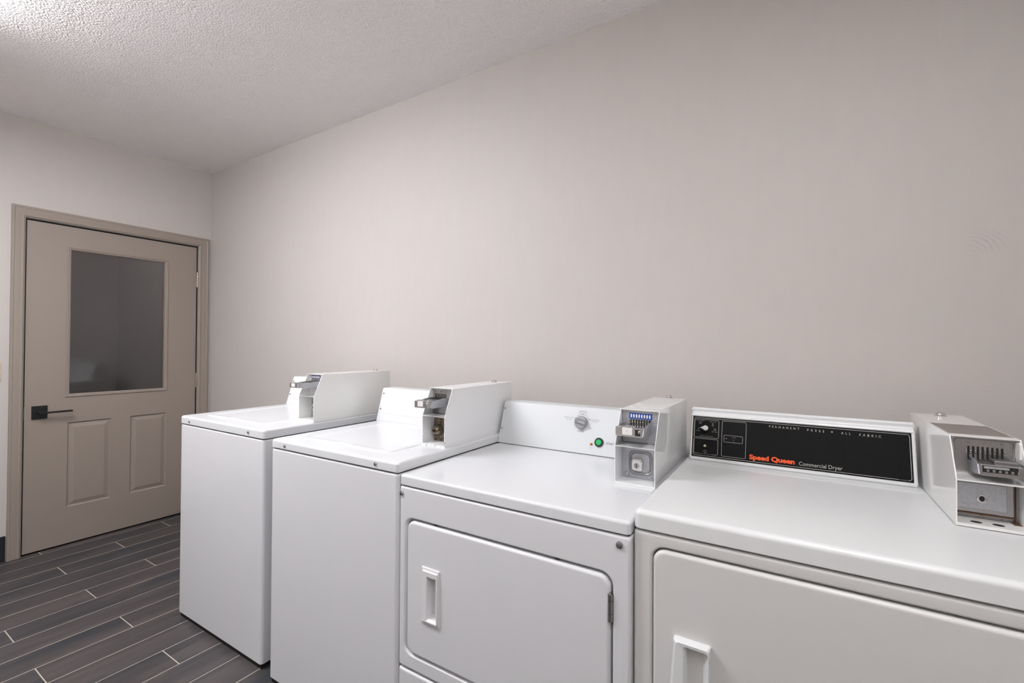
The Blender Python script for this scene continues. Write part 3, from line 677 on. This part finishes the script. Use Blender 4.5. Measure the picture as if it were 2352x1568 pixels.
screw(FD, 2.8695, 0.8145, 0.0075, tc_); screw(FD, 3.5320, 0.8155, 0.0085, tc_)
for qx in (2.99, 3.37): link('bumper', pillow(FD, qx, qx+0.010, 0.7425, 0.7465, 0.001, 0.010, 0.001, z=-0.016), 'dark', tc_)
# console
FC, LC = sloped(-0.2679, ZD, -0.2136, 1.029)
cb_ = link('console', prism(NEW(), [(-0.2671, ZD+0.0025), (-0.2152, 1.0244), (-0.2125, 1.0285), (-0.2085, 1.029), (-0.148, 1.029), (-0.148, ZD+0.0025)], 2.8585, 3.4305), 'matte', tc_, smooth=60)
link('console_gap', onebox(2.862, 3.4305, -0.262, -0.15, ZD-0.001, ZD+0.0028), 'dark', tc_, smooth=0)
screw(FC, 2.8652, 0.139, 0.0047, cb_); screw(FC, 2.8652, 0.0595, 0.0047, cb_)
kx, ks = 3.2010, 0.1105
kn = lathe(FC, kx, ks, [(0.0235, 0.0), (0.0235, 0.010), (0.0215, 0.013), (0.0004, 0.013)], 36); kno = link('cycle_knob', kn, 'knob', cb_)
ang = math.radians(168)
KF = Frame(FC(kx, ks, 0.012), FC.x*math.cos(ang)+FC.y*math.sin(ang), FC.y*math.cos(ang)-FC.x*math.sin(ang), FC.z)
grip = loft(NEW(), [rrect(KF, -0.0215, 0.0215, -0.0105, 0.0105, 0.002, 0), rrect(KF, -0.0215, 0.0215, -0.0090, 0.0090, 0.002, 0.003), rrect(KF, -0.0205, 0.0205, -0.0055, 0.0055, 0.002, 0.010), rrect(KF, -0.019, 0.019, -0.0045, 0.0045, 0.002, 0.011)], True, True)
link('knob_grip', grip, 'knob', kno)
link('knob_pointer', loft(NEW(), [rrect(KF, 0.006, 0.0195, -0.0011, 0.0011, 0.0005, 0.0108), rrect(KF, 0.006, 0.0195, -0.0011, 0.0011, 0.0005, 0.0114)], True, True), 'ink', kno)
bm = NEW(); n = 22
arc = [math.radians(152-124*i/n) for i in range(n+1)]
loft(bm, [[FC(kx+r*math.cos(a), ks+r*math.sin(a), 0.0006) for a in arc] for r in (0.0302, 0.0309)], closed=False)
for a in (152, 90, 28): loft(bm, [circ(FC, kx+0.0306*math.cos(math.radians(a)), ks+0.0306*math.sin(math.radians(a)), 0.0016, z, 10) for z in (0.0002, 0.0007)], True, True)
link('dial_marking', bm, 'ink', cb_, smooth=0)
for s, xc, yb, wdt, hh, mt in (('NORMAL', 3.2005, 0.1505, 0.030, 0.0050, 'inkl'), ('Medium Heat', 3.2008, 0.1452, 0.030, 0.0036, 'inkl'), ('HEAVY DUTY', 3.1500, 0.1235, 0.042, 0.0050, 'inkl'), ('High Heat', 3.1490, 0.1175, 0.022, 0.0036, 'inkl'),
                               ('DELICATES', 3.2485, 0.1225, 0.035, 0.0050, 'inkl'), ('Low Heat', 3.2485, 0.1172, 0.021, 0.0036, 'inkl'), ('CYCLES', 3.2010, 0.0775, 0.025, 0.0056, 'ink'), ('START', 3.3145, 0.0440, 0.0290, 0.0076, 'ink'), ('IN USE', 3.2475, 0.0240, 0.012, 0.0036, 'inkl')):
    text(FC, s, xc-wdt/2, xc+wdt/2, yb, hh, mt, cb_)
bt = link('start_button', lathe(FC, 3.275, 0.048, [(0.0160, 0), (0.0160, 0.004), (0.0145, 0.0060), (0.0118, 0.0060), (0.0110, 0.003), (0.0003, 0.003)], 32), 'black', cb_)
link('green_cap', lathe(FC, 3.275, 0.048, [(0.0106, 0.003), (0.0104, 0.0070), (0.0088, 0.0082), (0.0003, 0.0078)], 28), 'green', bt)
link('indicator_light', lathe(FC, 3.247, 0.0390, [(0.0048, 0), (0.0048, 0.002), (0.0034, 0.0042), (0.0003, 0.0050)], 18), 'amber', cb_)
ccb = coin_box(tc_, 3.4311, 0.1116, ZD, -0.5399, -0.4908, -0.1257, 1.0729, 0.9771, 'boxw', 'c', -0.566, 1.0095, 1.0370, 3.4420, 3.5155, -0.479, (3.482, -0.120))
link('base_flange', onebox(3.433, 3.541, -0.572, -0.50, ZD-0.0005, ZD+0.0012), 'boxw', ccb, smooth=0)
link('notice_decal', onebox(3.440, 3.535, -0.43, -0.34, 1.0725, 1.07315), 'pale', ccb, smooth=0)

# ---------------- dryer d
X0, X1, YF, ZDB, ZD = 3.5590, 4.2475, -0.7817, 0.8548, 0.8968
td = thing('clothes_dryer', 'off-white front-loading dryer with long black control panel and worn coin box', 'dryer', ((X0+X1)/2, (YF+YB)/2, 0), 'coin-operated machines along the wall')
YF_ = YF
dryer_body(td, X0, X1, YF, 0.30, ZDB, (3.5965, 4.2085, 0.350, 0.8250), 0.030, 'bisquef')
link('top', rolled_top(X0, X1, YF-0.003, YB, ZDB, ZD, 0.014, 0.012), 'bisque', td)
dd = link('door', pillow(FRONT(YF), 3.6010, 4.2040, 0.3565, 0.8200, 0.026, 0.019, 0.008, z=-0.016, n=6), 'bisquef', td)
FH = FRONT(YF-0.003)
def skew(lp, k):   # lean the left edge outwards towards the bottom, as the bowed handle does
    return [Vector((v.x+(k*((v.z-0.651)/0.16)**2 if v.x < 3.665 else 0), v.y, v.z)) for v in lp]
cup = [rrect(FH, 3.6450, 3.7180, 0.490, 0.6520, 0.004, 0.0, 5), rrect(FH, 3.6460, 3.7170, 0.491, 0.6510, 0.005, 0.010, 5), rrect(FH, 3.6520, 3.7150, 0.494, 0.6480, 0.006, 0.016, 5), rrect(FH, 3.6660, 3.7135, 0.498, 0.6425, 0.006, 0.0155, 5), rrect(FH, 3.6705, 3.7125, 0.502, 0.6400, 0.006, 0.011, 5), rrect(FH, 3.6720, 3.7010, 0.505, 0.6380, 0.005, -0.0015, 5)]
link('pull_handle', loft(NEW(), [skew(l, -0.012) for l in cup], True, True), 'bisque', dd, smooth=40)
for z0 in (0.72, 0.42):
    Fz = Frame((4.2055, YF-0.002, 0), (1, 0, 0), (0, 1, 0), (0, 0, 1)); bm = NEW()
    loft(bm, [circ(Fz, 0, 0, 0.005, z0, 14), circ(Fz, 0, 0, 0.005, z0+0.06, 14)], True, True); box(bm, 4.201, 4.210, YF-0.001, YF+0.014, z0, z0+0.06)
    link('hinge', bm, 'steel', dd)
link('rear_ledge', loft(NEW(), [rrect(TOP(ZD), 3.572, 4.130, -0.305+i, -0.12, 0.012, z) for i, z in ((0, -0.001), (0.002, 0.0006), (0.010, 0.0018), (0.016, 0.0022))], True, True), 'bisque', td)
# console: bezel, concave band and rolled top edge, swept along x with softened ends
FC, LC = sloped(-0.2598, ZD, -0.2172, 1.0565)
prof = [(0.004, -0.010), (0.003, -0.001), (0.006, 0.0025), (0.012, 0.003), (0.0135, 0.0005), (0.1395, 0.0005), (0.141, 0.003), (0.1455, 0.0022), (0.1480, -0.003), (0.1520, -0.0070), (0.1565, -0.0068), (0.1595, -0.003), (0.1625, -0.0008), (0.1660, -0.0015), (0.1688, -0.006), (0.169, -0.012), (0.166, -0.022), (0.160, -0.04), (0.154, -0.09), (0.030, -0.12), (0.004, -0.12)]
lp = []
for x, k in ((3.5755, 0.94), (3.5775, 0.985), (3.5805, 1.0), (4.1195, 1.0), (4.1225, 0.985), (4.1245, 0.94)):
    lp.append([FC(x, 0.085+(s-0.085)*k, z-(1-k)*0.05) for s, z in prof])
co = link('console', loft(NEW(), lp, True, True), 'bisque', td, smooth=50)
link('console_gap', onebox(3.579, 4.121, -0.253, -0.15, ZD+0.001, ZD+0.0075), 'dark', td, smooth=0)
lab = link('control_panel', pillow(FC, 3.5825, 4.1160, 0.0140, 0.1390, 0.001, 0.0011, 0.0004, z=0.0006), 'label', co)
FB = Frame(FC(0, 0, 0.0018), FC.x, FC.y, FC.z)
bm = NEW()
outline(bm, FB, 3.5862, 4.1125, 0.0178, 0.1352, 0.006, 0.0011)
for a, b, c, d in ((3.5880, 3.6590, 0.0740, 0.1305), (3.5880, 3.6580, 0.0238, 0.0708), (3.6675, 3.7345, 0.0235, 0.1310)): outline(bm, FB, a, b, c, d, 0.004, 0.0009)
outline(bm, FB, 3.6735, 3.7255, 0.0665, 0.0880, 0.003, 0.0008)
link('printed_outline', bm, 'print', lab, smooth=0)
def sym(bm): return link('printed_symbol', bm, 'printd', lab, smooth=0)
bm = NEW(); Fd = Frame(FB(3.6220, 0.0315, 0), FC.x+FC.y, FC.y-FC.x, FC.z); sym(outline(bm, Fd, -0.0042, 0.0042, -0.0042, 0.0042, 0.0003, 0.0007))
for a, b, c, d in ((3.6215, 3.6225, 0.0300, 0.0330), (3.7005, 3.7013, 0.0695, 0.0770)):
    sym(loft(NEW(), [rrect(FB, a, b, c, d, 0.0001, z, 1) for z in (0.0003, 0.0005)], False, True))
sym(loft(NEW(), [circ(FB, 3.6805, 0.0775, 0.0017, z, 10) for z in (0.0003, 0.0005)], False, True))
def zig(pts, t=0.0005):
    # small fabric symbol drawn as one folded ribbon
    bm = NEW(); L_, R_ = [], []
    for k, (px_, py_) in enumerate(pts):
        q0, q1 = pts[max(k-1, 0)], pts[min(k+1, len(pts)-1)]
        d = Vector((q1[0]-q0[0], q1[1]-q0[1], 0)); d = d.normalized() if d.length else Vector((1, 0, 0))
        L_.append(FB(px_-d.y*t, py_+d.x*t, 0.0005)); R_.append(FB(px_+d.y*t, py_-d.x*t, 0.0005))
    return sym(loft(bm, [L_, R_], closed=False))
for sx, sy in ((3.6045, 0.1185), (3.6475, 0.1000)):
    zig([(sx-0.0045, sy-0.003), (sx, sy), (sx+0.004, sy+0.003), (sx-0.004, sy+0.003), (sx, sy), (sx+0.0045, sy-0.003)])
zig([(3.6390, 0.1200), (3.6430, 0.1175), (3.6395, 0.1145), (3.6435, 0.1110), (3.6385, 0.1110), (3.6430, 0.1145), (3.6395, 0.1175), (3.6430, 0.1200)])
zig([(3.5985, 0.1035), (3.6030, 0.1025), (3.5985, 0.1005), (3.6030, 0.0995), (3.5985, 0.0980)])
for a, b, c, d in ((3.6045, 3.6395, 0.0222, 0.0258), (4.0865, 4.1045, 0.0165, 0.0200)):   # the border line stops either side of the small print
    link('print_gap', loft(NEW(), [rrect(FB, a, b, c, d, 0.0001, z, 1) for z in (0.0002, 0.0007)], False, True), 'label', lab, smooth=0)
for s, a, b, yb, hh, mt, sp_, bo in (('PERMANENT', 3.7945, 3.8700, 0.1225, 0.0062, 'print', 1.9, 0.0), ('PRESS', 3.8890, 3.9290, 0.1215, 0.0062, 'print', 1.9, 0.0), ('ALL', 3.9675, 3.9890, 0.1212, 0.0062, 'print', 1.9, 0.0), ('FABRIC', 4.0080, 4.0540, 0.1205, 0.0062, 'print', 1.9, 0.0),
                               ('Speed Queen', 3.7440, 3.8590, 0.0255, 0.0128, 'orange', 0.98, 0.045), ('Commercial Dryer', 3.8690, 3.9690, 0.0238, 0.0105, 'print', 1.0, 0.0),
                               ('PERM PRESS', 3.5930, 3.6160, 0.1245, 0.0026, 'printd', 1.0, 0), ('DELICATE', 3.6320, 3.6510, 0.1232, 0.0026, 'printd', 1.0, 0), ('NORMAL', 3.5925, 3.6075, 0.0925, 0.0026, 'printd', 1.0, 0), ('NO HEAT', 3.6385, 3.6560, 0.0925, 0.0026, 'printd', 1.0, 0),
                               ('FABRIC SELECTOR', 3.6040, 3.6430, 0.0778, 0.0028, 'printd', 1.1, 0), ('PUSH TO START', 3.6060, 3.6380, 0.0226, 0.0026, 'printd', 1.0, 0), ('IN USE', 3.6960, 3.7070, 0.0810, 0.0026, 'printd', 1.0, 0), ('510480', 4.0880, 4.1030, 0.0168, 0.0026, 'printd', 1.0, 0)):
    text(FB, s, a, b, yb, hh, mt, lab, space=sp_, bold=bo, z=0.001)
link('printed_dot', lathe(FB, 3.9470, 0.1250, [(0.0019, 0.0), (0.0019, 0.0005)], 14), 'print', lab)
# selector knob: black skirt with a silver teardrop pointer; push button below
sk = link('selector_knob', lathe(FB, 3.6215, 0.1015, [(0.0105, 0), (0.0105, 0.006), (0.009, 0.009), (0.0003, 0.009)], 28), 'black', lab)
tear = []
for z, k in ((0.006, 1.0), (0.014, 1.0), (0.016, 0.9)):
    cxk, cyk = 3.6220, 0.1030
    pts = [FB(cxk+0.0082*k*math.cos(a), cyk+0.0078*k*math.sin(a), z) for a in [math.radians(-140+280*i/20) for i in range(21)]]+[FB(cxk-0.0165*k, cyk-0.0005, z)]
    tear.append(pts)
link('knob_pointer', loft(NEW(), tear, True, True), 'silver', lab)
link('push_button_ring', lathe(FB, 3.6215, 0.0485, [(0.0068, 0), (0.0068, 0.002), (0.0056, 0.003), (0.0052, 0.001), (0.0003, 0.001)], 22), 'black', lab)
link('push_button', lathe(FB, 3.6215, 0.0485, [(0.0045, 0.001), (0.0045, 0.0065), (0.0036, 0.0078), (0.0003, 0.0080)], 20), 'brass', lab)
dcb = coin_box(td, 4.1348, 0.1059, ZD, -0.5280, -0.4805, -0.0993, 1.0714, 0.9901, 'cream', 'd', -0.5300, 1.0030, 1.0280, 4.1700, 4.2300, -0.4600, (4.190, -0.138))
link('fine_print_strip', onebox(4.1385, 4.2370, -0.455, -0.300, 1.0710, 1.0719), 'strip', dcb, smooth=0)
